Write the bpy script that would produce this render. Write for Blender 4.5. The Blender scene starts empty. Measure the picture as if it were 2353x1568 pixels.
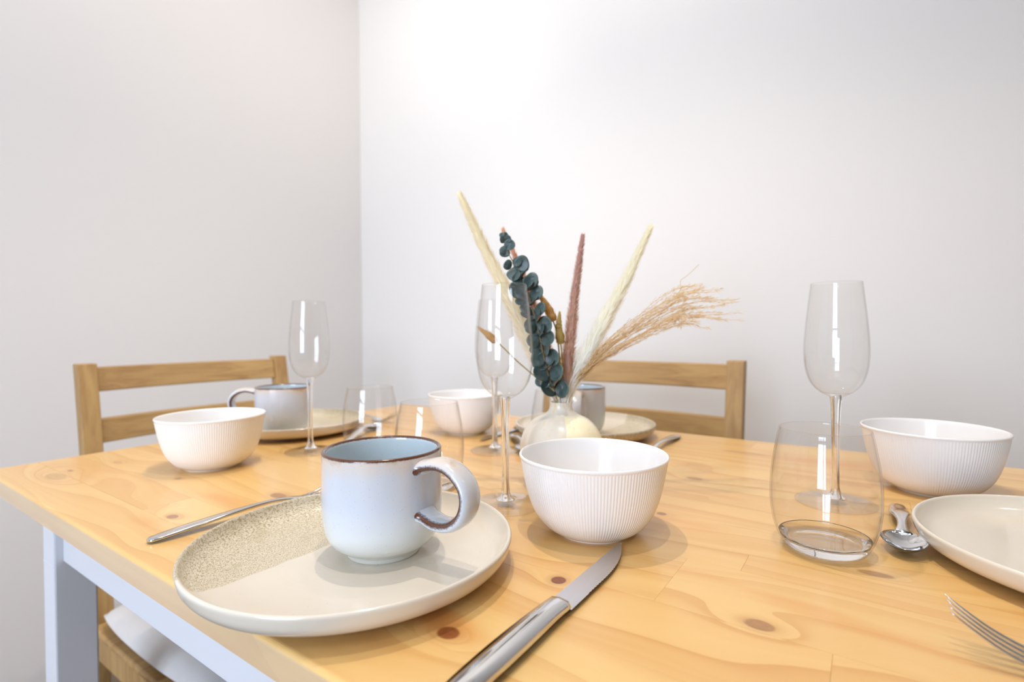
import bpy, bmesh, math, random
from mathutils import Vector, Matrix, noise
random.seed(7)
PI = math.pi
C = bpy.context.scene.collection
S = bpy.context.scene

# ------------------------------------------------------------------ camera
F_PX, PITCH, CAM_H, ROLL = 1188.66, 0.01534, 0.17446, -0.0055
TOP = 0.74                                   # table top above the floor
CAMZ = TOP + CAM_H
_R, _U, _F = Vector((1, 0, 0)), Vector((0, math.sin(PITCH), math.cos(PITCH))), Vector((0, math.cos(PITCH), -math.sin(PITCH)))
_c, _s = math.cos(ROLL), math.sin(ROLL)
_R2, _U2 = _c * _R + _s * _U, -_s * _R + _c * _U
cam_d = bpy.data.cameras.new('camera')
cam = bpy.data.objects.new('camera', cam_d)
C.objects.link(cam)
M = Matrix.Identity(4)
for i in range(3):
    M[i][0], M[i][1], M[i][2] = _R2[i], _U2[i], -_F[i]
M[0][3], M[1][3], M[2][3] = 0, 0, CAMZ
cam.matrix_world = M
cam_d.sensor_width = 36
cam_d.lens = 36 * F_PX / 2353
cam_d.clip_start = 0.01
cam_d.dof.use_dof = True
cam_d.dof.focus_distance = 0.405
cam_d.dof.aperture_fstop = 5.0
cam_d.dof.aperture_blades = 9
S.camera = cam

# table frame: u along the long side, v across it
L0 = Vector((-0.68667, 0.66927, 0))
ANG = math.radians(55.405)
UA = Vector((math.cos(ANG), math.sin(ANG), 0))      # +v
UB = Vector((UA.y, -UA.x, 0))                        # +u
ROT = ANG - PI / 2
def T(u, v, z=0.0):
    return L0 + UB * u + UA * v + Vector((0, 0, TOP + z))

# ------------------------------------------------------------------ world, lights, exposure
w = bpy.data.worlds.new('world'); S.world = w
w.use_nodes = True
w.node_tree.nodes['Background'].inputs[0].default_value = (0.75, 0.86, 1.0, 1)
w.node_tree.nodes['Background'].inputs[1].default_value = 1.2
S.view_settings.view_transform = 'Standard'
S.view_settings.look = 'None'
S.view_settings.gamma = 1
S.view_settings.use_curve_mapping = False
S.view_settings.exposure = 0.22
cy = S.cycles
cy.use_denoising = True
cy.use_adaptive_sampling = True
cy.adaptive_threshold = 0.02
cy.max_bounces = 12
cy.diffuse_bounces = 5
cy.glossy_bounces = 6
cy.transmission_bounces = 12
cy.transparent_max_bounces = 40
cy.caustics_reflective = False
cy.caustics_refractive = True
cy.sample_clamp_indirect = 4

CEIL = 2.45
def lamp(name, loc, power, col, radius, cone=118, blend=.7, aim=None):
    """a recessed ceiling spotlight that shines straight down; with aim, an added fill spot"""
    d = bpy.data.lights.new(name, 'SPOT')
    d.energy = power; d.color = col; d.shadow_soft_size = radius
    d.spot_size = math.radians(cone); d.spot_blend = blend
    o = bpy.data.objects.new(name, d); C.objects.link(o); o.location = loc
    if aim is not None: o.rotation_euler = (Vector(loc) - aim).to_track_quat('Z', 'Y').to_euler()
    return o
WARM = (1.0, 0.91, 0.80)
lamp('ceiling_lamp', (-0.14, 0.66, 2.36), 30, WARM, 0.013)
lamp('ceiling_lamp.001', (0.05, 0.20, 2.36), 22, WARM, 0.013)
for i, p in enumerate([(1.35, 0.1), (-0.35, -0.75), (0.45, -0.9), (2.0, 0.6), (-0.4, -1.9)]):
    lamp('ceiling_lamp.%03d' % (i + 2), (p[0], p[1], 2.36), 7, WARM, 0.022)
# fill spots added near the corner, tilted to brighten the two walls
for i, (u, v, pw, tu, tv) in enumerate([(.05, .45, 13, -.83, .55), (.35, .60, 9, .25, 1.29)]):
    q = T(u, v); lamp('wall_fill_spot.%03d' % i, (q.x, q.y, 2.38), pw, (1.0, 0.93, 0.84), 0.03, 150, .6, T(tu, tv, .75))
# daylight that comes in through window_1 (an area light that fills the opening)
WU0, WU1, WZ0, WZ1, WV = 0.35, 1.65, 0.45, 2.20, -2.5
wl = bpy.data.lights.new('window_daylight', 'AREA'); wl.shape = 'RECTANGLE'
wl.size = WU1 - WU0; wl.size_y = WZ1 - WZ0
wl.energy = 95; wl.color = (0.68, 0.81, 1.0)
wlo = bpy.data.objects.new('window_daylight', wl); C.objects.link(wlo)
wlo.location = T((WU0 + WU1) / 2, WV - 0.09, (WZ0 + WZ1) / 2 - TOP)
wlo.rotation_euler = Vector((-UA.x, -UA.y, 0)).to_track_quat('Z', 'Y').to_euler()

# ------------------------------------------------------------------ material helpers
def srgb(r, g, b):
    f = lambda c: (c / 12.92 if c <= 0.04045 else ((c + 0.055) / 1.055) ** 2.4)
    return (f(r / 255), f(g / 255), f(b / 255), 1)
class NT:
    def __init__(s, name):
        s.m = bpy.data.materials.new(name); s.m.use_nodes = True
        s.t = s.m.node_tree; s.n = s.t.nodes; s.l = s.t.links
        s.b = s.n['Principled BSDF']; s.out = s.n['Material Output']
    def node(s, typ, **k):
        n = s.n.new(typ)
        for a, v in k.items(): setattr(n, a, v)
        return n
    def link(s, a, b): s.l.new(a, b)
    def val(s, sock, v):
        if hasattr(v, 'links') or hasattr(v, 'is_output'): s.l.new(v, sock)
        else: sock.default_value = v
    def math(s, op, a, b=None, c=None, clamp=False):
        n = s.node('ShaderNodeMath', operation=op, use_clamp=clamp)
        s.val(n.inputs[0], a)
        if b is not None: s.val(n.inputs[1], b)
        if c is not None: s.val(n.inputs[2], c)
        return n.outputs[0]
    def mix(s, fac, a, b, mode='MIX'):
        n = s.node('ShaderNodeMix', data_type='RGBA', blend_type=mode)
        s.val(n.inputs[0], fac); s.val(n.inputs[6], a); s.val(n.inputs[7], b)
        return n.outputs[2]
    def ramp(s, x, stops, interp='LINEAR'):
        n = s.node('ShaderNodeValToRGB'); s.l.new(x, n.inputs[0])
        e = n.color_ramp; e.interpolation = interp
        while len(e.elements) < len(stops): e.elements.new(0.5)
        for q, (p, c) in zip(e.elements, stops):
            q.position = p; q.color = c if hasattr(c, '__len__') else (c, c, c, 1)
        return n.outputs[0]
    def step(s, x, a, b):        # smooth 0..1 between a and b
        n = s.node('ShaderNodeMapRange', interpolation_type='SMOOTHSTEP')
        s.val(n.inputs[0], x); n.inputs[1].default_value = a; n.inputs[2].default_value = b
        return n.outputs[0]
    def coord(s, kind='Object'):
        return s.node('ShaderNodeTexCoord').outputs[kind]
    def xyz(s, v):
        n = s.node('ShaderNodeSeparateXYZ'); s.l.new(v, n.inputs[0]); return n.outputs
    def comb(s, x, y, z):
        n = s.node('ShaderNodeCombineXYZ')
        for i, q in enumerate((x, y, z)): s.val(n.inputs[i], q)
        return n.outputs[0]
    def scale(s, v, sc):
        n = s.node('ShaderNodeVectorMath', operation='MULTIPLY'); s.l.new(v, n.inputs[0]); n.inputs[1].default_value = sc
        return n.outputs[0]
    def noise(s, v, scale, detail=3, rough=0.5, dist=0.0, out=0):
        n = s.node('ShaderNodeTexNoise'); s.l.new(v, n.inputs['Vector'])
        n.inputs['Scale'].default_value = scale; n.inputs['Detail'].default_value = detail
        n.inputs['Roughness'].default_value = rough; n.inputs['Distortion'].default_value = dist
        return n.outputs[out]
    def bump(s, h, strength, dist, normal=None):
        n = s.node('ShaderNodeBump'); s.l.new(h, n.inputs['Height'])
        n.inputs['Strength'].default_value = strength; n.inputs['Distance'].default_value = dist
        if normal is not None: s.l.new(normal, n.inputs['Normal'])
        s.l.new(n.outputs[0], s.b.inputs['Normal']); return n.outputs[0]
    def set(s, **k):
        for a, v in k.items(): s.val(s.b.inputs[a.replace('_', ' ')], v)
        return s
def plain(name, col, rough=0.5, **k):
    t = NT(name); t.set(Base_Color=col, Roughness=rough, **k); return t.m

# plaster wall
def wall_mat(name, col):
    t = NT(name); co = t.coord()
    n = t.noise(co, 160, 3, 0.6)
    t.set(Base_Color=t.mix(t.noise(co, 1.3, 2), col, tuple(c * 0.97 for c in col[:3]) + (1,)), Roughness=0.85)
    t.bump(n, 0.08, 0.001)
    return t.m
M_wall = wall_mat('wall_paint', srgb(236, 232, 228))
M_wall2 = wall_mat('wall_paint_cream', srgb(229, 224, 220))
M_ceil = plain('ceiling_paint', srgb(240, 240, 238), 0.9)

# pine: knots bend the growth lines around them
KNOTS = [  # u, v, half length, half width, lines bent by, darkness
    (0.118, 0.042, .022, .010, 1.6, .45), (0.098, 0.062, .006, .003, .5, .9), (0.0986, 0.1139, .009, .005, .4, .5),
    (0.396, 0.060, .0075, .0048, .7, 1.0), (0.421, 0.153, .013, .007, .5, .9), (0.7444, 0.0632, .0075, .0065, 1.2, 1.3),
    (0.766, 0.155, .0055, .0058, .5, 1.6), (0.782, 0.327, .005, .004, .4, 1.0), (0.8924, 0.1729, .009, .0062, .8, .9),
    (0.775, 0.467, .010, .006, .6, .8), (0.2556, 0.1235, .005, .004, .3, .8), (0.80, 0.640, .035, .006, .6, .5),
    (0.95, 0.29, .012, .005, .5, .8), (0.60, 0.60, .01, .005, .4, .6), (0.30, 0.42, .008, .005, .4, .7)]
def pine():
    t = NT('pine_tabletop')
    co = t.coord(); x, y, z = t.xyz(co)
    rnd = t.node('ShaderNodeObjectInfo').outputs['Random']
    wob = t.noise(t.scale(co, (3.0, 9.0, 9.0)), 1.0, 2)
    f = t.math('ADD', t.math('MULTIPLY', y, 22.0), t.math('MULTIPLY', wob, 3.2))
    f = t.math('ADD', f, t.math('MULTIPLY', rnd, 37.0))
    dark = None; core = None
    for (ku, kv, a, b, k, dk) in KNOTS:
        dx = t.math('DIVIDE', t.math('SUBTRACT', x, ku), a)
        dy = t.math('DIVIDE', t.math('SUBTRACT', y, kv), b)
        dx2 = t.math('MULTIPLY', dx, dx); dy2 = t.math('MULTIPLY', dy, dy)
        d2 = t.math('ADD', t.math('MULTIPLY', dx2, 0.12), t.math('MULTIPLY', dy2, 0.22))
        g = t.math('DIVIDE', k, t.math('ADD', d2, 0.45))
        f = t.math('ADD', f, g)
        r = t.math('SQRT', t.math('ADD', dx2, dy2))
        mk = t.math('MULTIPLY', t.math('SUBTRACT', 1.0, t.step(r, 0.75, 1.15)), dk)
        rim = t.math('MULTIPLY', t.math('SUBTRACT', 1.0, t.step(r, 0.9, 2.2)), 0.20 * dk)
        mk = t.math('MAXIMUM', mk, rim)
        dark = mk if dark is None else t.math('MAXIMUM', dark, mk)
    ringv = t.comb(t.math('MULTIPLY', x, 0.6), f, t.math('MULTIPLY', z, 30))
    n1 = t.noise(ringv, 1.0, 1, 0.4)
    n2 = t.noise(ringv, 3.4, 2, 0.5)
    rings = t.math('ADD', t.math('MULTIPLY', n1, 0.55), t.math('MULTIPLY', n2, 0.45))
    lines = t.ramp(rings, [(0.36, 1.0), (0.47, 0.25), (0.55, 0.0), (0.64, 0.35), (0.72, 0.9)])
    wv = t.node('ShaderNodeTexWave', wave_type='BANDS', bands_direction='Y', wave_profile='SAW')
    t.link(ringv, wv.inputs['Vector']); wv.inputs['Scale'].default_value = 0.36; wv.inputs['Distortion'].default_value = 1.2
    wv.inputs['Detail'].default_value = 1; wv.inputs['Detail Scale'].default_value = 0.5
    saw = t.math('POWER', wv.outputs['Fac'], 3.0)
    mod = t.noise(t.scale(co, (1.5, 8, 8)), 1.2, 1)
    grain = t.math('ADD', t.math('MULTIPLY', lines, 0.45), t.math('MULTIPLY', saw, t.math('MULTIPLY', mod, 0.9)))
    fine = t.noise(t.scale(co, (18, 900, 900)), 1.0, 2, 0.7)
    light, deep = srgb(226, 188, 122), srgb(192, 128, 56)
    c = t.mix(t.math('MULTIPLY', grain, 0.78, clamp=True), light, deep)
    c = t.mix(t.math('MULTIPLY', fine, 0.10), c, srgb(214, 160, 100))
    c = t.mix(t.math('MULTIPLY', rnd, 0.32), c, srgb(210, 154, 84), 'MIX')
    blot = t.noise(t.scale(co, (5, 22, 5)), 1.0, 2)
    c = t.mix(t.step(blot, 0.58, 0.80), c, srgb(212, 150, 82))
    kc = t.mix(t.noise(co, 260, 2), srgb(150, 78, 34), srgb(92, 44, 22))
    c = t.mix(t.math('MULTIPLY', dark, 0.72, clamp=True), c, kc)
    below_top = t.math('SUBTRACT', 1.0, t.step(z, TOP - .0034, TOP - .0018))      # the side edge is paler and greyer than the top
    c = t.mix(t.math('MULTIPLY', below_top, 0.55), c, srgb(206, 186, 162))
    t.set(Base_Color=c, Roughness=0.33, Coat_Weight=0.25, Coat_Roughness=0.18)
    t.bump(t.math('ADD', fine, t.math('MULTIPLY', grain, 0.5)), 0.05, 0.0004)
    return t.m
M_pine = pine()
M_gap = plain('pine_joint', srgb(176, 118, 62), 0.6)

def chair_wood(name, axis):
    t = NT(name); co = t.coord('Object')
    sc = {'x': (2, 40, 40), 'z': (40, 40, 2)}[axis]
    v = t.scale(co, sc)
    n = t.noise(v, 1.6, 4, 0.6, 0.6); n2 = t.noise(v, 7, 2, 0.6)
    rnd = t.node('ShaderNodeObjectInfo').outputs['Random']
    c = t.mix(t.step(n, 0.3, 0.75), srgb(186, 150, 96), srgb(150, 108, 64))
    c = t.mix(t.math('MULTIPLY', n2, 0.35), c, srgb(190, 156, 106))
    c = t.mix(t.math('MULTIPLY', rnd, 0.3), c, srgb(172, 136, 80))
    t.set(Base_Color=c, Roughness=0.5)
    t.bump(n2, 0.1, 0.0006)
    return t.m
M_chx, M_chz = chair_wood('oak_stain_across', 'x'), chair_wood('oak_stain_along', 'z')
def white_paint():
    t = NT('white_paint'); co = t.coord()
    n = t.noise(t.scale(co, (60, 60, 2)), 6, 3)
    t.set(Base_Color=srgb(214, 214, 218), Roughness=0.42)
    t.bump(n, 0.06, 0.0006); return t.m
M_white = white_paint()

M_steel = plain('polished_steel', (0.72, 0.71, 0.70, 1), 0.09, Metallic=1.0)
M_blade = NT('brushed_blade')
_n = M_blade.noise(M_blade.scale(M_blade.coord(), (900, 40, 900)), 1.0, 2)
M_blade.set(Base_Color=(0.62, 0.60, 0.60, 1), Roughness=0.24, Metallic=1.0); M_blade.bump(_n, 0.05, 0.0003); M_blade = M_blade.m

# ceramics
def porcelain():
    t = NT('white_porcelain')
    t.set(Base_Color=srgb(234, 231, 229), Roughness=0.16, Coat_Weight=0.5, Coat_Roughness=0.05, Subsurface_Weight=0.0)
    return t.m
M_porc = porcelain()

def plate_mat():
    t = NT('plate_glaze'); co = t.coord(); x, y, z = t.xyz(co)
    wob = t.noise(co, 90, 2)
    edge = t.math('ADD', x, t.math('MULTIPLY', t.math('SUBTRACT', wob, 0.5), 0.006))
    tex = t.math('SUBTRACT', 1.0, t.step(edge, -0.0325, -0.0300))
    r = t.math('SQRT', t.math('ADD', t.math('MULTIPLY', x, x), t.math('MULTIPLY', y, y)))
    th = t.math('ARCTAN2', y, x)
    # crackle runs across the turning rings
    pol = t.comb(t.math('MULTIPLY', r, 2400.0), t.math('MULTIPLY', th, 95.0), z)
    a = t.noise(pol, 0.55, 3, 0.6, 0.7)
    b = t.noise(t.comb(t.math('MULTIPLY', r, 420.0), t.math('MULTIPLY', th, 3.0), 0.0), 1.0, 2)
    crk = t.step(a, 0.46, 0.60)
    crk = t.math('MULTIPLY', crk, t.math('ADD', 0.45, t.math('MULTIPLY', b, 0.9)))
    sand = t.mix(crk, srgb(218, 207, 184), srgb(160, 142, 106))
    blot = t.noise(co, 45, 2)
    sand = t.mix(t.math('MULTIPLY', t.step(blot, 0.55, 0.75), 0.35), sand, srgb(172, 158, 118))
    rimd = t.step(z, 0.012, 0.021)
    sand = t.mix(t.math('MULTIPLY', rimd, 0.35), sand, srgb(166, 156, 132))
    cream = t.mix(t.noise(co, 18, 2), srgb(220, 210, 194), srgb(212, 202, 187))
    spk = t.node('ShaderNodeTexVoronoi'); t.link(co, spk.inputs['Vector']); spk.inputs['Scale'].default_value = 120
    sp = t.math('LESS_THAN', spk.outputs['Distance'], 0.05)
    cream = t.mix(t.math('MULTIPLY', sp, 0.35), cream, srgb(150, 130, 110))
    c = t.mix(tex, cream, sand)
    ring = t.noise(t.comb(t.math('MULTIPLY', r, 260.0), t.math('MULTIPLY', th, 0.8), 0.0), 1.0, 2)
    h = t.math('ADD', t.math('MULTIPLY', ring, 0.5), t.math('MULTIPLY', t.math('MULTIPLY', tex, crk), -0.8))
    t.set(Base_Color=c, Roughness=t.math('ADD', 0.16, t.math('MULTIPLY', tex, 0.20)), Coat_Weight=0.35, Coat_Roughness=0.08)
    t.bump(h, 0.35, 0.0006)
    return t.m
M_plate = plate_mat()

MUG_H = 0.0795
def mug_mat():
    t = NT('mug_glaze'); co = t.coord(); x, y, z = t.xyz(co)
    at = t.node('ShaderNodeAttribute'); at.attribute_name = 'edge'
    inn = t.node('ShaderNodeAttribute'); inn.attribute_name = 'inside'
    n = t.noise(co, 60, 3); n2 = t.noise(co, 900, 2)
    outc = t.ramp(t.math('ADD', t.math('DIVIDE', z, MUG_H), t.math('MULTIPLY', t.math('SUBTRACT', n, 0.5), 0.25)),
                  [(0.0, srgb(212, 214, 206)), (0.28, srgb(204, 209, 210)), (0.55, srgb(196, 202, 212)), (0.84, srgb(198, 200, 206)), (0.95, srgb(208, 196, 186)), (1.0, srgb(184, 158, 128))])
    insc = t.mix(t.noise(co, 35, 2), srgb(190, 202, 206), srgb(200, 212, 220))
    c = t.mix(inn.outputs['Fac'], outc, insc)
    spk = t.node('ShaderNodeTexVoronoi'); t.link(co, spk.inputs['Vector']); spk.inputs['Scale'].default_value = 420
    sp = t.math('LESS_THAN', spk.outputs['Distance'], 0.10)
    c = t.mix(t.math('MULTIPLY', sp, 0.5), c, srgb(120, 124, 140))
    e = t.math('ADD', at.outputs['Fac'], t.math('MULTIPLY', t.math('SUBTRACT', t.noise(co, 700, 2), 0.5), 0.5))
    blue = t.step(e, 0.25, 0.5); brn = t.step(e, 0.52, 0.68)
    c = t.mix(t.math('MULTIPLY', blue, 0.8), c, srgb(96, 94, 104))
    c = t.mix(brn, c, t.mix(n2, srgb(110, 62, 30), srgb(62, 34, 26)))
    t.set(Base_Color=c, Roughness=0.17, Coat_Weight=0.5, Coat_Roughness=0.04)
    t.bump(n, 0.08, 0.001)
    return t.m
M_mug = mug_mat()

def vase_mat():
    t = NT('vase_glaze'); co = t.coord(); x, y, z = t.xyz(co)
    n = t.noise(co, 55, 2)
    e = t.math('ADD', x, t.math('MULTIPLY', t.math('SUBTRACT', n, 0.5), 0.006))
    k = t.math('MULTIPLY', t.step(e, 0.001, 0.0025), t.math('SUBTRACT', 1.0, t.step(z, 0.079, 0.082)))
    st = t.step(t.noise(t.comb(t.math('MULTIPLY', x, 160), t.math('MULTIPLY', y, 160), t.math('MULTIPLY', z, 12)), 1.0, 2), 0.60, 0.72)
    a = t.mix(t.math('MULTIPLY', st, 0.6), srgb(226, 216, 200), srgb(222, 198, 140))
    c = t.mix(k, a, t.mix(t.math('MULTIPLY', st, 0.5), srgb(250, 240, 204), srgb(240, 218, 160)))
    t.set(Base_Color=c, Roughness=0.28, Coat_Weight=0.3)
    return t.m
M_vase = vase_mat()

def thin_glass(name, f0, fg):
    """thin walled glass: straight through, with a mirror layer that grows at grazing angles"""
    t = NT(name)
    t.n.remove(t.b)
    tr = t.node('ShaderNodeBsdfTransparent'); gl = t.node('ShaderNodeBsdfGlossy'); gl.inputs['Roughness'].default_value = 0.0
    ge = t.node('ShaderNodeNewGeometry'); dt = t.node('ShaderNodeVectorMath', operation='DOT_PRODUCT')
    t.link(ge.outputs['Normal'], dt.inputs[0]); t.link(ge.outputs['Incoming'], dt.inputs[1])
    g = t.math('SUBTRACT', 1.0, t.math('ABSOLUTE', dt.outputs['Value']), clamp=True)
    tint = t.ramp(g, [(0.0, (0.998, 0.997, 0.995, 1)), (0.7, (0.985, 0.98, 0.975, 1)), (0.92, (0.92, 0.905, 0.895, 1)), (1.0, (0.80, 0.78, 0.77, 1))])
    t.link(tint, tr.inputs['Color'])
    fr = t.math('ADD', f0, t.math('MULTIPLY', t.math('POWER', g, 5.0), fg))
    mx = t.node('ShaderNodeMixShader')
    t.link(fr, mx.inputs[0]); t.link(tr.outputs[0], mx.inputs[1]); t.link(gl.outputs[0], mx.inputs[2])
    t.link(mx.outputs[0], t.out.inputs['Surface'])
    return t.m
M_thin = thin_glass('thin_glass', .032, .60)
M_foot = thin_glass('glass_foot', .045, .95)
def solid_glass():
    t = NT('solid_glass')
    t.set(Base_Color=(0.99, 0.99, 0.99, 1), Roughness=0.0, IOR=1.45, Transmission_Weight=1.0)
    return t.m
M_glass = solid_glass()

def weave():
    t = NT('woven_cushion_fabric'); co = t.coord(); x, y, z = t.xyz(co)
    a = t.math('SINE', t.math('MULTIPLY', t.math('ADD', x, y), 2100.0)); b = t.math('SINE', t.math('MULTIPLY', t.math('SUBTRACT', x, y), 2100.0))
    h = t.math('MULTIPLY', t.math('ADD', a, b), 0.25)
    c = t.mix(t.step(h, -0.35, 0.35), srgb(176, 172, 172), srgb(226, 222, 218))
    t.set(Base_Color=c, Roughness=0.9); t.bump(h, 0.5, 0.0008)
    return t.m
M_weave = weave()

# ------------------------------------------------------------------ geometry helpers
def new_obj(name, verts, faces, mat, parent=None, smooth=True, attrs=None, loc=None, rz=None):
    me = bpy.data.meshes.new(name)
    me.from_pydata([tuple(v) for v in verts], [], faces)
    if smooth: me.polygons.foreach_set('use_smooth', [True] * len(me.polygons))
    if attrs:
        for k, vals in attrs.items():
            a = me.attributes.new(k, 'FLOAT', 'POINT'); a.data.foreach_set('value', vals)
    me.materials.append(mat); me.update()
    o = bpy.data.objects.new(name, me); C.objects.link(o)
    if parent: o.parent = parent
    if loc is not None: o.location = loc
    if rz is not None: o.rotation_euler.z = rz
    return o
def tag(o, label=None, cat=None, group=None, kind=None):
    if label: o['label'] = label
    if cat: o['category'] = cat
    if group: o['group'] = group
    if kind: o['kind'] = kind
    return o
def thing(name, loc, rz, label, cat, group=None):
    o = bpy.data.objects.new(name, None); C.objects.link(o)
    o.location = loc; o.rotation_euler.z = rz; o.empty_display_size = 0.02
    return tag(o, label, cat, group)
def copy_tree(o, parent=None):
    c = o.copy(); C.objects.link(c)
    if parent: c.parent = parent
    for ch in list(o.children): copy_tree(ch, c)
    return c
def place(src, loc, rz, label):
    c = copy_tree(src); c.location = loc; c.rotation_euler.z = rz; c['label'] = label
    return c

def lathe(prof, seg=96, mod=None, closed=False):
    """prof: list of (r, z); returns verts, faces. mod(r, z, th, i) -> r"""
    V, Fc, idx = [], [], []
    for i, (r, z) in enumerate(prof):
        if r < 1e-6:
            idx.append([len(V)]); V.append((0, 0, z))
        else:
            row = []
            for k in range(seg):
                th = 2 * PI * k / seg
                rr = mod(r, z, th, i) if mod else r
                row.append(len(V)); V.append((rr * math.cos(th), rr * math.sin(th), z))
            idx.append(row)
    for a, b in zip(idx[:-1], idx[1:]):
        if len(a) == 1 and len(b) == 1: continue
        for k in range(seg):
            k2 = (k + 1) % seg
            if len(a) == 1: Fc.append((a[0], b[k2], b[k]))
            elif len(b) == 1: Fc.append((a[k], a[k2], b[0]))
            else: Fc.append((a[k], a[k2], b[k2], b[k]))
    return V, Fc
def spline(pts, n):
    """Catmull-Rom through pts (tuples), n samples per span"""
    out = []
    P = [Vector(p) for p in pts]
    P = [2 * P[0] - P[1]] + P + [2 * P[-1] - P[-2]]
    for i in range(1, len(P) - 2):
        for k in range(n):
            t = k / n; a, b, c, d = P[i - 1], P[i], P[i + 1], P[i + 2]
            out.append(0.5 * ((2 * b) + (c - a) * t + (2 * a - 5 * b + 4 * c - d) * t * t + (3 * b - a - 3 * c + d) * t ** 3))
    out.append(P[-2]); return out
def prof_spline(pts, n=4):
    return [(max(p[0], 0), p[1]) for p in spline([(a, b, 0) for a, b in pts], n)]
def frames(path):
    out = []; up = Vector((0, 0, 1))
    for i, p in enumerate(path):
        d = (path[min(i + 1, len(path) - 1)] - path[max(i - 1, 0)]).normalized()
        s = d.cross(up)
        if s.length < 0.05: s = d.cross(Vector((0, 1, 0)))
        s.normalize(); n = s.cross(d).normalized(); out.append((p, d, s, n))
    return out
def tube(path, rad, seg=8, V=None, Fc=None):
    V = [] if V is None else V; Fc = [] if Fc is None else Fc
    base = len(V); fr = frames(path)
    for i, (p, d, s, n) in enumerate(fr):
        r = rad(i / (len(fr) - 1)) if callable(rad) else rad
        for k in range(seg):
            a = 2 * PI * k / seg; V.append(p + s * (r * math.cos(a)) + n * (r * math.sin(a)))
    for i in range(len(fr) - 1):
        for k in range(seg):
            k2 = (k + 1) % seg
            Fc.append((base + i * seg + k, base + i * seg + k2, base + (i + 1) * seg + k2, base + (i + 1) * seg + k))
    Fc.append(tuple(base + k for k in range(seg))[::-1])
    Fc.append(tuple(base + (len(fr) - 1) * seg + k for k in range(seg)))
    return V, Fc
def rbox(x0, x1, y0, y1, z0, z1, b=0.002, bs=None, seg=1):
    """box whose top outline is rounded; bs = (x0, x1, y0, y1) radii per side, bottom sharp-ish"""
    bs = bs or (b, b, b, b); V = []; Fc = []
    rings = [(0.0, z0)]
    mz = max(bs)
    for k in range(seg + 1):
        a = PI / 2 * k / seg
        rings.append((1 - math.cos(a), a))
    out = []
    for j, (f, a) in enumerate(rings):
        if j == 0: ins = (0, 0, 0, 0); z = z0
        else: ins = tuple(q * (1 - math.cos(a)) for q in bs); z = z1 - mz * (1 - math.sin(a)) if False else z1 - mz + mz * math.sin(a)
        out.append([(x0 + ins[0], y0 + ins[2], z), (x1 - ins[1], y0 + ins[2], z), (x1 - ins[1], y1 - ins[3], z), (x0 + ins[0], y1 - ins[3], z)])
    for r in out: V += r
    Fc.append((3, 2, 1, 0))
    for j in range(len(out) - 1):
        for k in range(4):
            k2 = (k + 1) % 4; Fc.append((4 * j + k, 4 * j + k2, 4 * j + 4 + k2, 4 * j + 4 + k))
    m = 4 * (len(out) - 1); Fc.append((m, m + 1, m + 2, m + 3))
    return V, Fc
def bev_box(cx, cy, cz, sx, sy, sz, b=0.002):
    bm = bmesh.new(); bmesh.ops.create_cube(bm, size=1)
    for v in bm.verts: v.co = Vector((v.co.x * sx + cx, v.co.y * sy + cy, v.co.z * sz + cz))
    bmesh.ops.bevel(bm, geom=bm.edges[:], offset=b, segments=2, profile=0.5, affect='EDGES')
    V = [v.co.copy() for v in bm.verts]; bm.verts.index_update()
    Fc = [tuple(v.index for v in f.verts) for f in bm.faces]; bm.free()
    return V, Fc

# ------------------------------------------------------------------ the room
ROOM_U0, ROOM_V1, ROOM_U1, ROOM_V0 = -0.83, 1.29, 3.6, -2.5
def slab(name, u0, u1, v0, v1, z0, z1, mat):
    V = []
    for z in (z0, z1):
        for (u, v) in ((u0, v0), (u1, v0), (u1, v1), (u0, v1)):
            p = L0 + UB * u + UA * v; V.append((p.x, p.y, z))
    Fc = [(3, 2, 1, 0), (4, 5, 6, 7), (0, 1, 5, 4), (1, 2, 6, 5), (2, 3, 7, 6), (3, 0, 4, 7)]
    return tag(new_obj(name, V, Fc, mat, smooth=False), kind='structure')
def floor_mat():
    t = NT('floor_laminate'); co = t.coord()
    n = t.noise(t.scale(co, (4, 40, 1)), 1.5, 4)
    t.set(Base_Color=t.mix(n, srgb(128, 108, 88), srgb(98, 80, 64)), Roughness=0.45); return t.m
W_ = 0.12
slab('floor', ROOM_U0 - W_, ROOM_U1 + W_, ROOM_V0 - W_, ROOM_V1 + W_, -0.1, 0, floor_mat())
slab('ceiling', ROOM_U0 - W_, ROOM_U1 + W_, ROOM_V0 - W_, ROOM_V1 + W_, CEIL, CEIL + 0.1, M_ceil)
slab('wall_left', ROOM_U0 - W_, ROOM_U0, ROOM_V0 - W_, ROOM_V1 + W_, 0, CEIL, M_wall2)
slab('wall_back', ROOM_U0, ROOM_U1, ROOM_V1, ROOM_V1 + W_, 0, CEIL, M_wall)
slab('wall_right', ROOM_U1, ROOM_U1 + W_, ROOM_V0 - W_, ROOM_V1 + W_, 0, CEIL, M_wall)
slab('wall_light_blocker', 1.12, ROOM_U1, -1.42, -1.30, 0, CEIL, M_wall)      # unseen wall added to keep window light off the right side
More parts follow.
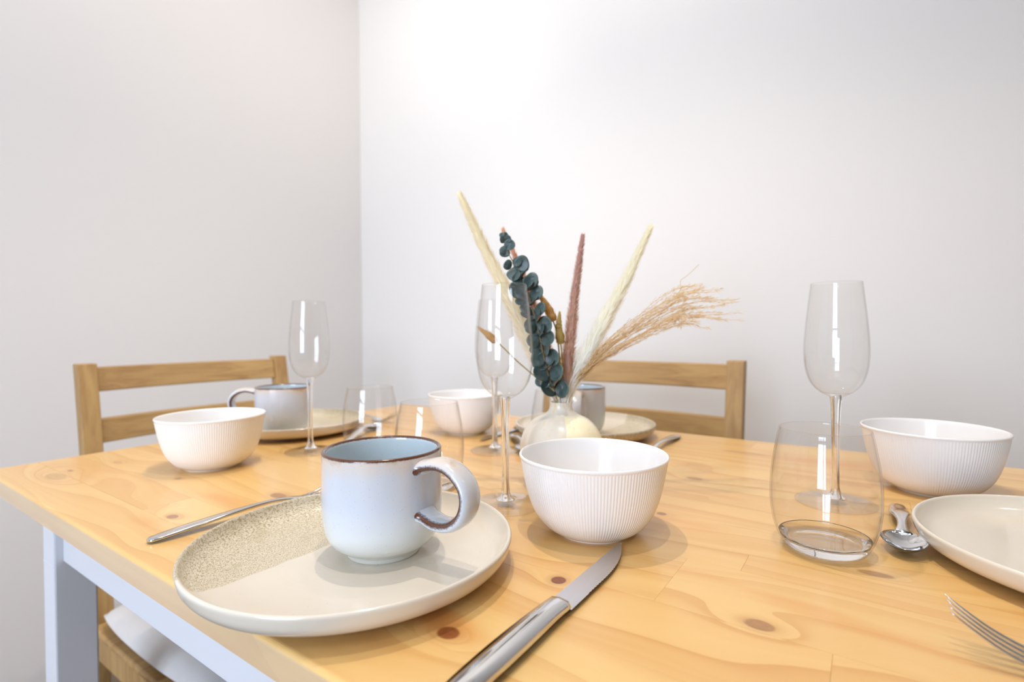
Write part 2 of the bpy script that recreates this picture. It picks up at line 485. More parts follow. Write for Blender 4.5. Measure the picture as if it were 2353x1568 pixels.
# the wall with the window, behind the camera
slab('wall_front', ROOM_U0, WU0, ROOM_V0 - W_, ROOM_V0, 0, CEIL, M_wall)
slab('wall_front.001', WU1, ROOM_U1, ROOM_V0 - W_, ROOM_V0, 0, CEIL, M_wall)
slab('wall_front.002', WU0, WU1, ROOM_V0 - W_, ROOM_V0, 0, WZ0, M_wall)
slab('wall_front.003', WU0, WU1, ROOM_V0 - W_, ROOM_V0, WZ1, CEIL, M_wall)
win = bpy.data.objects.new('window_1', None); C.objects.link(win); win['kind'] = 'structure'
win.location = T(WU0, ROOM_V0, -TOP); win.rotation_euler.z = ROT
ww, wh = WU1 - WU0, WZ1 - WZ0
for (x0, x1, z0, z1) in ((0, .06, 0, wh), (ww - .06, ww, 0, wh), (0.06, ww - .06, 0, .06), (0.06, ww - .06, wh - .06, wh), (ww / 2 - .03, ww / 2 + .03, .06, wh - .06), (.06, ww / 2 - .03, wh * .55, wh * .55 + .04), (ww / 2 + .03, ww - .06, wh * .55, wh * .55 + .04)):
    V, Fc = bev_box((x0 + x1) / 2, -0.035, WZ0 + (z0 + z1) / 2, x1 - x0, 0.05, z1 - z0, 0.003)
    new_obj('window_frame', V, Fc, M_white, win, smooth=False)

# ------------------------------------------------------------------ table
tab = thing('dining_table', T(0, 0, -TOP), ROT, 'pine topped dining table with white painted legs and apron', 'table')
TU, TV, TH = 1.18, 0.74, 0.021
seams = [0, .052, .098, .165, .2415, .2735, .33, .385, .44, .50, .56, .615, .68, TV]
rows = len(seams) - 1
ends = {0: [.97], 1: [.35, 1.02], 2: [.20, .93], 3: [.48, .831], 4: [.30, .869], 5: [.15, .66], 6: [.42, 1.03], 7: [.25, .74], 8: [.55, .98],
        9: [.33, .86], 10: [.12, .69], 11: [.47, .95], 12: [.28, .80]}
# slab under the staves closes the joints
V, Fc = rbox(.0004, TU - .0004, .0004, TV - .0004, TOP - TH, TOP - .004, 0.001)
new_obj('tabletop_core', V, Fc, M_gap, tab, smooth=False)
for r in range(rows):
    cuts = [0] + ends[r] + [TU]
    for i in range(len(cuts) - 1):
        u0, u1, v0, v1 = cuts[i], cuts[i + 1], seams[r], seams[r + 1]
        R, g = .0035, .00012
        bs = (R if i == 0 else g, R if i == len(cuts) - 2 else g, R if r == 0 else g, R if r == rows - 1 else g)
        edge = max(bs) > g
        zb = TOP - TH if edge else TOP - .012
        V, Fc = rbox(u0, u1, v0, v1, zb, TOP, bs=bs, seg=5 if edge else 1)
        # long edge staves get more stations so that the outline can be softly rounded at the corners
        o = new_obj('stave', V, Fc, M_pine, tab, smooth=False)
LEG = (.002, .048, .056, .104)
def table_leg(u0, u1, v0, v1):
    V, Fc = bev_box((u0 + u1) / 2, (v0 + v1) / 2, (TOP - TH) / 2, u1 - u0, v1 - v0, TOP - TH, 0.0025)
    o = new_obj('leg', V, Fc, M_white, tab, smooth=False)
    # narrow shadow line where the block of the apron ends
    V, Fc = bev_box((u0 + u1) / 2, v0 + .0004, TOP - .137, u1 - u0 - .004, .002, .0022, 0.0006)
    new_obj('leg_groove', V, Fc, M_white, o, smooth=False)
for (su, sv) in ((0, 0), (1, 0), (0, 1), (1, 1)):
    u0, u1, v0, v1 = LEG
    if su: u0, u1 = TU - LEG[1], TU - LEG[0]
    if sv: v0, v1 = TV - LEG[3], TV - LEG[2]
    table_leg(u0, u1, v0, v1)
AZ = TOP - .1315
for (x0, x1, y0, y1) in ((.048, TU - .048, .066, .086), (.048, TU - .048, TV - .086, TV - .066), (.012, .032, .104, TV - .104), (TU - .032, TU - .012, .104, TV - .104)):
    V, Fc = bev_box((x0 + x1) / 2, (y0 + y1) / 2, (AZ + TOP - TH) / 2, x1 - x0, y1 - y0, TOP - TH - AZ, 0.0015)
    new_obj('apron', V, Fc, M_white, tab, smooth=False)

# ------------------------------------------------------------------ chairs (local: +y towards the back, x across, origin on the floor)
CW = 0.45
def make_chair(label):
    t = thing('dining_chair', (0, 0, 0), 0, label, 'chair', None)
    SEAT = 0.345
    # back posts, raked above the seat; origin y=0 is the front face of the posts at the top
    for s in (-1, 1):
        xs = s * (CW / 2 - .0165)
        pts = [(0.0, -.02), (.30, -.055), (SEAT + .02, -.070), (.60, -.040), (.74, -.020), (.857, .0)]
        V = []; Fc = []
        sp = spline([(p[1], p[0], 0) for p in pts], 4)
        for k, p in enumerate(sp):
            y, z = p.x, p.y
            for (a, b) in ((-.0165, 0), (.0165, 0), (.0165, .028), (-.0165, .028)):
                V.append((xs + a, y + b, z))
        n = len(sp)
        for k in range(n - 1):
            for q in range(4):
                q2 = (q + 1) % 4; Fc.append((4 * k + q, 4 * k + q2, 4 * k + 4 + q2, 4 * k + 4 + q))
        Fc.append((3, 2, 1, 0)); m = 4 * (n - 1); Fc.append((m, m + 1, m + 2, m + 3))
        o = new_obj('back_post', V, Fc, M_chz, t, smooth=False)
        bv = o.modifiers.new('b', 'BEVEL'); bv.width = .002; bv.segments = 2; bv.limit_method = 'ANGLE'
    def ypost(z): return -.020 + (z - .74) / .117 * .020 if z >= .74 else -.020 + (z - .74) / .14 * .020
    for (z0, z1) in ((.799, .849), (.695, .744)):
        V = []; Fc = []; N = 16
        for i in range(N + 1):
            x = -CW / 2 + .033 + (CW - .066) * i / N
            bow = .024 * (1 - (2 * x / (CW - .066)) ** 2)
            for (z, yy) in ((z0, .006), (z0, .024), (z1, .024), (z1, .006)):
                V.append((x, ypost(z) + yy + bow, z))
        for i in range(N):
            for q in range(4):
                q2 = (q + 1) % 4; Fc.append((4 * i + q2, 4 * i + q, 4 * i + 4 + q, 4 * i + 4 + q2))
        Fc.append((0, 1, 2, 3)); m = 4 * N; Fc.append((m + 3, m + 2, m + 1, m))
        o = new_obj('back_slat', V, Fc, M_chx, t, smooth=False)
        bv = o.modifiers.new('b', 'BEVEL'); bv.width = .003; bv.segments = 2; bv.limit_method = 'ANGLE'
    yf, yb = -.50, -.075
    for s in (-1, 1):
        V, Fc = bev_box(s * (CW / 2 - .02), yf + .02, (SEAT - .0005) / 2, .036, .036, SEAT, .003)
        new_obj('front_leg', V, Fc, M_chz, t, smooth=False)
        V, Fc = bev_box(s * (CW / 2 - .013), (yf + yb) / 2 + .015, SEAT - .03, .022, yb - yf - .05, .055, .002)
        new_obj('side_rail', V, Fc, M_chz, t, smooth=False)
    V, Fc = bev_box(0, yf + .016, SEAT - .03, CW - .074, .022, .055, .002); new_obj('front_rail', V, Fc, M_chx, t, smooth=False)
    V, Fc = bev_box(0, yb + .012, SEAT - .03, CW - .07, .018, .055, .002); new_obj('rear_rail', V, Fc, M_chx, t, smooth=False)
    V, Fc = bev_box(0, (yf + yb) / 2 - .004, SEAT + .004, CW + .014, yb - yf + .006, .013, .004); new_obj('seat', V, Fc, M_chx, t, smooth=False)
    return t
def cushion(label, loc, rz):
    nx, ny = 30, 30; V = []; Fc = []; hw, y0, y1 = .232, -.50, -.09
    for side in (1, -1):
        for j in range(ny + 1):
            for i in range(nx + 1):
                a = -1 + 2 * i / nx; b = -1 + 2 * j / ny
                # rounded square outline
                ax = math.copysign(abs(a) ** 0.8, a); by = math.copysign(abs(b) ** 0.8, b)
                k = (1 - .055 * abs(ax * by) ** 2.5)
                h = .0235 * max(0, 1 - abs(a) ** 5) ** .5 * max(0, 1 - abs(b) ** 5) ** .5
                V.append((ax * hw * k, (y0 + y1) / 2 + by * (y1 - y0) / 2 * k, .356 + .024 + side * h))
    n = (nx + 1) * (ny + 1)
    for sd in (0, 1):
        for j in range(ny):
            for i in range(nx):
                q = (sd * n + j * (nx + 1) + i, sd * n + j * (nx + 1) + i + 1, sd * n + (j + 1) * (nx + 1) + i + 1, sd * n + (j + 1) * (nx + 1) + i)
                Fc.append(q if sd == 0 else q[::-1])
    o = new_obj('seat_cushion', V, Fc, M_weave, loc=loc, rz=rz)
    return tag(o, label, 'cushion')
# left chair faces +u ; its back (+y local) points to -u
ch = make_chair('oak coloured slat back chair at the short table end by the cream wall')
ch.location = T(-.355, .420, -TOP); ch.rotation_euler.z = ROT + PI / 2
cushion('white woven cushion seen under the table on the oak chair by the cream wall', T(-.355, .420, -TOP), ROT + PI / 2)
ch2 = place(ch, T(.745 - CW / 2, .93, -TOP), ROT, 'oak coloured slat back chair behind the vase, against the white far wall')

# ------------------------------------------------------------------ crockery
def make_plate(label):
    t = thing('dinner_plate', (0, 0, 0), 0, label, 'plate', 'stoneware plates set around the table')
    pr = [(0, .0035), (.06, .0035), (.068, .003), (.070, 0), (.075, 0), (.077, .003), (.090, .0042), (.103, .0060), (.1105, .0090), (.1150, .0140), (.1166, .0190), (.1170, .0222),
          (.1158, .0236), (.1142, .0228), (.1128, .0195), (.1095, .0145), (.104, .0108), (.096, .0090), (.080, .0084), (.05, .0080), (.02, .0080), (0, .0080)]
    pr = [pr[0]] + prof_spline(pr[1:-1], 3) + [pr[-1]]
    def mod(r, z, th, i): return r * (1 + .0035 * math.sin(2 * th + 1) + .002 * math.sin(5 * th))
    V, Fc = lathe(pr, 160, mod)
    new_obj('plate_body', V, Fc, M_plate, t)
    return t
pl = make_plate('stoneware plate carrying the blue grey mug closest to the camera, half sand textured')
pl.location = T(.626, .093); pl.rotation_euler.z = ROT
place(pl, T(.0957 + .004, .383), ROT - PI / 2 , 'stoneware plate under the mug at the chair by the cream wall')
place(pl, T(.5477, .6317), ROT + PI, 'stoneware plate behind the vase in front of the far chair')
place(pl, T(1.0923, .3763), ROT + PI, 'stoneware plate with its rim cut by the right picture border')

def make_mug(label):
    t = thing('mug', (0, 0, 0), 0, label, 'mug', 'blue grey glazed mugs standing on the plates')
    H = MUG_H
    out = [(0, .002), (.0245, .002), (.0255, 0), (.0275, 0), (.0282, .0035), (.0310, .0050), (.0375, .0095), (.0418, .0160), (.0440, .0250), (.0448, .036), (.0450, .050), (.0449, .064), (.0448, .0755), (.0448, .0780)]
    rim = [(.0442, H - .0004), (.0432, H), (.0420, H - .0006)]
    inn = [(.0413, .0770), (.0412, .070), (.0412, .040), (.0403, .025), (.0370, .0135), (.0290, .0080), (.0150, .0066), (0, .0064)]
    pr = [out[0]] + prof_spline(out[1:], 4) + rim + prof_spline(inn[:-1], 4) + [inn[-1]]
    n_out = 1 + len(prof_spline(out[1:], 4)) + 2
    V, Fc = lathe(pr, 128)
    ed = []; ins = []
    # recompute ring index per vertex
    i = 0
    for k, (r, z) in enumerate(pr):
        c = 1 if r < 1e-6 else 128
        e = 0.0
        if z > .0768: e = min(1.0, (z - .0768) / .0018)
        ed += [e] * c; ins += [1.0 if k > n_out else 0.0] * c
    new_obj('mug_body', V, Fc, M_mug, t, attrs={'edge': ed, 'inside': ins})
    # handle: strap along a loop in the local xz plane, pointing to +x
    loop = [(.0415, .0690), (.0480, .0715), (.0600, .0735), (.0720, .0705), (.0815, .0620), (.0840, .0515), (.0800, .0405), (.0700, .0330), (.0570, .0315), (.0470, .0345), (.0405, .0365)]
    sp = spline([(a, 0, b) for a, b in loop], 6)
    sec = []
    N = 20
    for k in range(N):
        a = 2 * PI * k / N
        cx, cy_ = math.cos(a), math.sin(a)           # cx: outward of loop, cy: across
        yy = math.copysign(abs(cy_) ** .75, cy_); xx = math.copysign(abs(cx) ** .9, cx)
        sec.append((xx * (.0048 if cx > 0 else .0040), yy, a))
    V = []; Fc = []; ed = []; ctr = Vector((.055, 0, .052))
    for i, p in enumerate(sp):
        d = (sp[min(i + 1, len(sp) - 1)] - sp[max(i - 1, 0)]).normalized()
        nrm = Vector((d.z, 0, -d.x)); 
        if nrm.dot(p - ctr) < 0: nrm = -nrm
        f = i / (len(sp) - 1)
        end = max(0, 1 - min(f, 1 - f) / .12)
        wd = .0098 + .004 * end ** 2; th = 1 + .5 * end ** 2
        for (o_, y_, a) in sec:
            V.append(p + nrm * o_ * th + Vector((0, y_ * wd, 0)))
            aa = (math.degrees(a)) % 360
            dd = min(abs(aa - 112), abs(aa - 248)); ed.append(max(0.0, 1 - dd / 48.0))
    for i in range(len(sp) - 1):
        for k in range(N):
            k2 = (k + 1) % N; Fc.append((i * N + k, i * N + k2, (i + 1) * N + k2, (i + 1) * N + k))
    new_obj('handle', V, Fc, M_mug, t, attrs={'edge': ed, 'inside': [0.0] * len(V)})
    return t
mg = make_mug('blue grey glazed mug with brown rim on the plate closest to the camera')
mg.location = Vector((-.1001, .3972, TOP + .0082)); mg.rotation_euler.z = -math.radians(33)
place(mg, T(.1365, .3356, .0082), math.radians(186), 'blue grey mug beside the oak chair at the cream wall')
place(mg, T(.5549, .5921, .0082), math.radians(-100), 'grey mug half hidden behind the vase')

def make_bowl(label):
    t = thing('bowl', (0, 0, 0), 0, label, 'bowl', 'white fluted porcelain bowls')
    out = [(.0290, .0012), (.0300, 0), (.0318, 0), (.0328, .0016), (.0370, .0032), (.0440, .0085), (.0508, .0170), (.0556, .0275), (.0590, .0390), (.0618, .0520), (.0636, .0625), (.0641, .0655)]
    rim = [(.0648, .0664), (.0650, .0676), (.0645, .0686), (.0634, .0688), (.0626, .0680)]
    inn = [(.0622, .0668), (.0606, .0560), (.0575, .0410), (.0530, .0270), (.0460, .0150), (.0350, .0075), (.0200, .0048), (.0, .0044)]
    p1 = prof_spline(out, 4); pr = [(0, .0012)] + p1 + rim + prof_spline(inn[:-1], 4) + [inn[-1]]
    nr = 150; n1 = len(p1)
    def mod(r, z, th, i):
        if 1 <= i <= n1 and z > .0032:
            k = min(1, (z - .0032) / .006) * min(1, max(0, (.0662 - z) / .002))
            return r - .00034 * k * (0.5 - 0.5 * math.cos(nr * th)) ** 1.5
        return r
    V, Fc = lathe(pr, nr * 6, mod)
    new_obj('bowl_body', V, Fc, M_porc, t)
    return t
bw = make_bowl('white fluted bowl right beside the mug plate, at the knife tip')
bw.location = T(.745, .254)
place(bw, T(1.002, .564), .3, 'white fluted bowl behind the tumbler at the right end, shaded beige')
place(bw, T(.227, .177), .7, 'white fluted bowl on the left corner of the table before the slat back chair')
place(bw, T(.359, .542), 1.1, 'white fluted bowl farthest back, between tumbler and vase')

# ------------------------------------------------------------------ glassware
def make_flute(label):
    t = thing('champagne_flute', (0, 0, 0), 0, label, 'glass', 'stemmed glasses on the table')
    bo = [(.0052, .1075), (.0085, .1095), (.0140, .1125), (.0200, .1180), (.0248, .1265), (.0277, .1380), (.0288, .1520), (.0284, .1680), (.0265, .1900), (.0243, .2100), (.0228, .2230)]
    p = prof_spline(bo, 5)
    inner = [(r - .0009, z + .0002) for r, z in p[::-1]]
    inner = [q for q in inner if q[1] > .1115]
    pr = p + [(.0224, .2236)] + inner + [(.006, .1112), (0, .1108)]
    V, Fc = lathe(pr, 96); new_obj('glass_bowl', V, Fc, M_thin, t)
    st = [(0, .1106), (.0050, .1102), (.0054, .1080), (.0049, .1020), (.0043, .0930), (.0038, .0780), (.0035, .0550), (.0035, .0300), (.0038, .0180), (.0046, .0120), (.0064, .0078), (.0095, .0054), (0, .0052)]
    V, Fc = lathe([st[0]] + prof_spline(st[1:-1], 5) + [st[-1]], 48); new_obj('stem', V, Fc, M_glass, t)
    ft = [(0, .0006), (.0300, .0004), (.0352, 0), (.0362, .0004), (.0364, .0010), (.0356, .0016), (.0280, .0022), (.0180, .0034), (.0110, .0048), (.0, .0050)]
    V, Fc = lathe([ft[0]] + prof_spline(ft[1:-1], 3) + [ft[-1]], 96); new_obj('foot', V, Fc, M_foot, t)
    return t
fl = make_flute('stemmed glass between the mug and the near white bowl, vase behind it')
fl.location = Vector((-.0074, .5238, TOP))
place(fl, Vector((.328, .5235, TOP)), .4, 'stemmed glass behind the tumbler near the right picture border')
place(fl, Vector((-.3007, .7678, TOP)), .8, 'stemmed glass in front of the mug by the cream wall')
place(fl, Vector((-.0262, .766, TOP)), .8, 'stemmed glass farthest back, seen through the one before the vase')

def make_tumbler(label):
    t = thing('tumbler', (0, 0, 0), 0, label, 'glass', 'stemless tumblers on the table')
    o = [(.0270, .0), (.0300, .0030), (.0338, .0105), (.0366, .0190), (.0384, .0290), (.0392, .0400), (.0389, .0550), (.0373, .0700), (.0347, .0850), (.0325, .0962)]
    p = prof_spline(o, 5)
    inner = [(r - .0011, z) for r, z in p[::-1] if z > .0120]
    pr = [(.0255, .0002)] + p + [(.0320, .0969)] + inner
    V, Fc = lathe(pr, 128); new_obj('glass_wall', V, Fc, M_thin, t)
    base = [(0, .0012), (.022, .0010), (.0262, .0010), (.0290, .0036), (.0312, .0075), (.0325, .0112), (.0312, .0096), (.0275, .0078), (.0160, .0067), (0, .0064)]
    base = [base[0]] + prof_spline(base[1:-1], 3) + [base[-1]]
    V, Fc = lathe(base, 128); new_obj('glass_base', V, Fc, M_glass, t)
    return t
tm = make_tumbler('stemless tumbler in front of the right stemmed glass, beside the spoon')
tm.location = Vector((.2499, .4134, TOP))
place(tm, Vector((-.208, .7561, TOP)), 0, 'stemless tumbler at the textured plate by the cream wall')
place(tm, Vector((-.0945, .5861, TOP)), 0, 'stemless tumbler right behind the big blue grey mug')
place(tm, Vector((.064, .705, TOP)), 0, 'stemless tumbler hidden behind the vase')

# ------------------------------------------------------------------ cutlery
def strip(sections, name, mat, parent):
    """sections: (y, xl, xr, z, t) -> lens-like bar; x across, y along"""
    V = []; Fc = []
    for (y, xl, xr, z, th) in sections:
        m = (xl + xr) / 2; h = (xr - xl) / 2
        for (a, b) in ((-1, 0), (-.75, .75), (0, 1), (.75, .75), (1, 0), (.75, -.75), (0, -1), (-.75, -.75)):
            V.append((m + a * h, y, z + b * th / 2))
    n = len(sections)
    for i in range(n - 1):
        for k in range(8):
            k2 = (k + 1) % 8; Fc.append((8 * i + k2, 8 * i + k, 8 * (i + 1) + k, 8 * (i + 1) + k2))
    Fc.append(tuple(range(8))); Fc.append(tuple(8 * (n - 1) + k for k in range(8))[::-1])
    return new_obj(name, V, Fc, mat, parent)
def interp(keys, n):
    out = []
    sp = spline([(k[0], k[1], k[2]) for k in keys], n); sq = spline([(k[3], k[4], 0) for k in keys], n)
    return [(a.x, a.y, a.z, b.x, b.y) for a, b in zip(sp, sq)]
def make_knife(label):
    t = thing('table_knife', (0, 0, 0), 0, label, 'knife', 'steel table knives')
    # local y: 0 at the handle end, .2265 at the tip; the serrated edge faces +x
    k = interp([(0, -.0050, .0050, .0040, .005), (.003, -.0072, .0072, .0045, .0075), (.02, -.0086, .0086, .0050, .0090), (.05, -.0092, .0092, .0052, .0098), (.08, -.0086, .0088, .0052, .0098), (.100, -.0080, .0082, .0050, .0092), (.1145, -.0076, .0084, .0046, .0084)], 5)
    strip(k, 'handle', M_steel, t)
    V = []; Fc = []
    N = 150; y0, y1 = .1142, .2265
    def xl(f): return -.0074 + (.0012 * max(0, (f - .92) / .08) ** 2)
    def xr(f):
        b = .0084 if f < .40 else .0084 - .0142 * ((f - .40) / .60) ** 2.5
        return b
    for i in range(N + 1):
        f = i / N; y = y0 + (y1 - y0) * f
        a, b = xl(f), xr(f)
        if f > .22: b -= .00045 * (0.5 + .5 * math.cos(2 * PI * i / 5))
        if f > .995: b = a + .0006
        th = .0022 * (1 - .45 * f)
        zc = .0030
        V += [(a, y, zc - th / 2), (a, y, zc + th / 2), (a + (b - a) * .62, y, zc + th / 2 * .9), (b, y, zc + .0001), (b, y, zc - .0001), (a + (b - a) * .62, y, zc - th / 2 * .9)]
    for i in range(N):
        for q in range(6):
            q2 = (q + 1) % 6; Fc.append((6 * i + q, 6 * i + q2, 6 * i + 6 + q2, 6 * i + 6 + q))
    Fc.append((5, 4, 3, 2, 1, 0)); m = 6 * N; Fc.append(tuple(m + q for q in range(6)))
    new_obj('blade', V, Fc, M_blade, t, smooth=False)
    return t
def make_fork(label):
    t = thing('table_fork', (0, 0, 0), 0, label, 'fork', 'steel table forks')
    # y 0 handle end .. .195 tine tips, tines up
    h = interp([(0, -.0026, .0026, .0022, .0030), (.004, -.0060, .0060, .0026, .0038), (.02, -.0075, .0075, .0040, .0040), (.045, -.0068, .0068, .0060, .0038), (.075, -.0045, .0045, .0080, .0036), (.10, -.0032, .0032, .0085, .0036), (.118, -.0036, .0036, .0072, .0034), (.130, -.0075, .0075, .0055, .0026), (.140, -.0115, .0115, .0035, .0020), (.150, -.0123, .0123, .0026, .0020)], 4)
    strip(h, 'handle', M_steel, t)
    for i in range(4):
        x = -.0103 + .00687 * i
        tp = (i - 1.5) * .0004
        s = interp([(.1495, x - .0022, x + .0022, .0026, .0020), (.160, x - .0017, x + .0017, .0042, .0019), (.175, x - .0015, x + .0015, .0100, .0018), (.188, x - .0012, x + .0012, .0180, .0016), (.1965, x + tp - .0005, x + tp + .0005, .0245, .0008)], 4)
        strip(s, 'tine', M_steel, t)
    return t
def make_spoon(label):
    t = thing('teaspoon', (0, 0, 0), 0, label, 'spoon', 'steel spoons laid above the plates')
    # y 0 handle end .. .145 bowl tip
    h = interp([(0, -.0035, .0035, .0025, .0030), (.004, -.0062, .0062, .0034, .0042), (.030, -.0078, .0078, .0065, .0048), (.050, -.0082, .0082, .0098, .0048), (.062, -.0062, .0062, .0115, .0044), (.078, -.0036, .0036, .0118, .0036), (.092, -.0036, .0036, .0105, .0030), (.1015, -.0060, .0060, .0092, .0020)], 5)
    strip(h, 'handle', M_steel, t)
    V = []; Fc = []; nr, ns = 8, 40; cy_ = .1205; a, b = .0155, .0225
    for sd, off in ((1, 0), (-1, .0009)):
        for i in range(nr + 1):
            rr = i / nr
            for k in range(ns):
                th = 2 * PI * k / ns
                wid = a * (1 - .10 * math.sin(th))
                x = wid * rr * math.cos(th); y = cy_ + b * rr * math.sin(th)
                z = .0008 + .0080 * rr ** 2.2 + (0.0009 if sd == 1 else 0) * (1 - rr ** 6 * .7)
                V.append((x, y, z))
    n = (nr + 1) * ns
    for s_ in (0, 1):
        for i in range(nr):
            for k in range(ns):
                k2 = (k + 1) % ns; q = (s_ * n + i * ns + k, s_ * n + i * ns + k2, s_ * n + (i + 1) * ns + k2, s_ * n + (i + 1) * ns + k)
                Fc.append(q[::-1] if s_ == 0 else q)
    for k in range(ns):
        k2 = (k + 1) % ns; Fc.append((nr * ns + k, nr * ns + k2, n + nr * ns + k2, n + nr * ns + k))
    new_obj('spoon_bowl', V, Fc, M_steel, t)
    return t
kn = make_knife('steel serrated knife in the foreground pointing at the near white bowl')
kn.location = T(.7865, .0055, .0003); kn.rotation_euler.z = ROT
place(kn, T(.4335, .7150, .0003), ROT + PI - .03, 'steel knife behind the farthest white bowl, left of the vase')
place(kn, T(1.185, .575, .0003), ROT + PI / 2 + .5, 'steel knife whose tip peeks out beside the right plate rim')
fk = make_fork('steel fork with its handle end lying left of the mug plate')
fk.location = T(.4500, .0190, .0003); fk.rotation_euler.z = ROT - .075
place(fk, T(.6855, .7010, .0003), ROT + PI + .02, 'steel fork before the far chair, right of the far plate')
place(fk, T(1.178, .207, .0003), ROT + PI / 2 + .0, 'steel fork with raised tines at the right picture border')
place(fk, T(.0, .535, .0003), ROT - PI / 2, 'steel fork beyond the plate by the cream wall')
sp_ = make_spoon('steel spoon between the front tumbler and the right plate')
sp_.location = T(.9690, .4700, .0003); sp_.rotation_euler.z = ROT + PI
place(sp_, T(.262, .362, .0003), ROT + .5, 'steel spoon behind the rim of the big mug, near the cream wall plate')
place(sp_, T(.452, .552, .0003), ROT - PI / 2 - .80, 'steel spoon with its handle showing left of the vase')

# ------------------------------------------------------------------ vase and dried flowers
VP = Vector((.056, .593, TOP))
vs = thing('vase', VP, 0, 'small round cream glazed vase with narrow neck at the table centre', 'vase')
o = [(.0260, .0015), (.0275, 0), (.0300, .0010), (.0385, .0100), (.0450, .0240), (.0475, .0400), (.0462, .0530), (.0405, .0660), (.0310, .0755), (.0205, .0805), (.0150, .0850), (.0128, .0900), (.0126, .0935), (.0130, .0952)]
i_ = [(.0124, .0956), (.0116, .0950), (.0108, .0900), (.0130, .0820), (.0300, .0700), (.0430, .0500), (.0430, .0300), (.0300, .0060), (0, .0050)]
V, Fc = lathe([(0, .0015)] + prof_spline(o, 4) + i_, 96); new_obj('vase_body', V, Fc, M_vase, vs)

def P(px, py, Y):
    """the point at depth Y on the line of sight of a picture point (2353 x 1568 frame)"""
    u, w_ = px - 1176.5, py - 784
    a, b = _c * u + _s * w_, -_s * u + _c * w_
    d = _F * F_PX + _R * a - _U * b
    return Vector((0, 0, CAMZ)) + d * (Y / d.y)
MOUTH = VP + Vector((0, 0, .05))

def fuzz_mat(name, base, tip, trans=.5):
    t = NT(name); at = t.node('ShaderNodeAttribute'); at.attribute_name = 'along'
    n = t.noise(t.coord(), 120, 2)
    c = t.mix(t.math('ADD', at.outputs['Fac'], t.math('MULTIPLY', t.math('SUBTRACT', n, .5), .5), clamp=True), base, tip)
    t.set(Base_Color=c, Roughness=.9)
    tl = t.node('ShaderNodeBsdfTranslucent'); t.link(c, tl.inputs[0])
    mx = t.node('ShaderNodeMixShader'); mx.inputs[0].default_value = trans
    t.link(t.b.outputs[0], mx.inputs[1]); t.link(tl.outputs[0], mx.inputs[2]); t.link(mx.outputs[0], t.out.inputs['Surface'])
    return t.m
M_cream = fuzz_mat('plume_cream', srgb(255, 250, 236), srgb(255, 248, 224))
M_ivory = fuzz_mat('plume_ivory', srgb(255, 255, 253), srgb(255, 250, 230))
M_mauve = fuzz_mat('plume_mauve', srgb(232, 204, 180), srgb(220, 182, 172))
M_rust = fuzz_mat('plume_rust', srgb(202, 140, 100), srgb(244, 204, 176))
M_bunny = fuzz_mat('bunny_tail_ochre', srgb(204, 180, 106), srgb(222, 194, 122))
M_amber = fuzz_mat('bunny_tail_amber', srgb(214, 170, 100), srgb(236, 202, 138))
M_straw = fuzz_mat('straw', srgb(206, 176, 128), srgb(240, 214, 168), .35)
M_stalk = plain('dry_stalk', srgb(170, 150, 90), .7)
M_ostalk = plain('orange_stalk', srgb(206, 156, 84), .6)
def leafm():
    t = NT('eucalyptus_leaf'); co = t.coord('Generated'); n = t.noise(co, 3, 3)
    rnd = t.node('ShaderNodeObjectInfo').outputs['Random']
    c = t.mix(n, srgb(54, 72, 68), srgb(98, 114, 114)); c = t.mix(t.math('MULTIPLY', rnd, .5), c, srgb(50, 68, 62))
    t.set(Base_Color=c, Roughness=.45); return t.m
M_leaf = leafm()

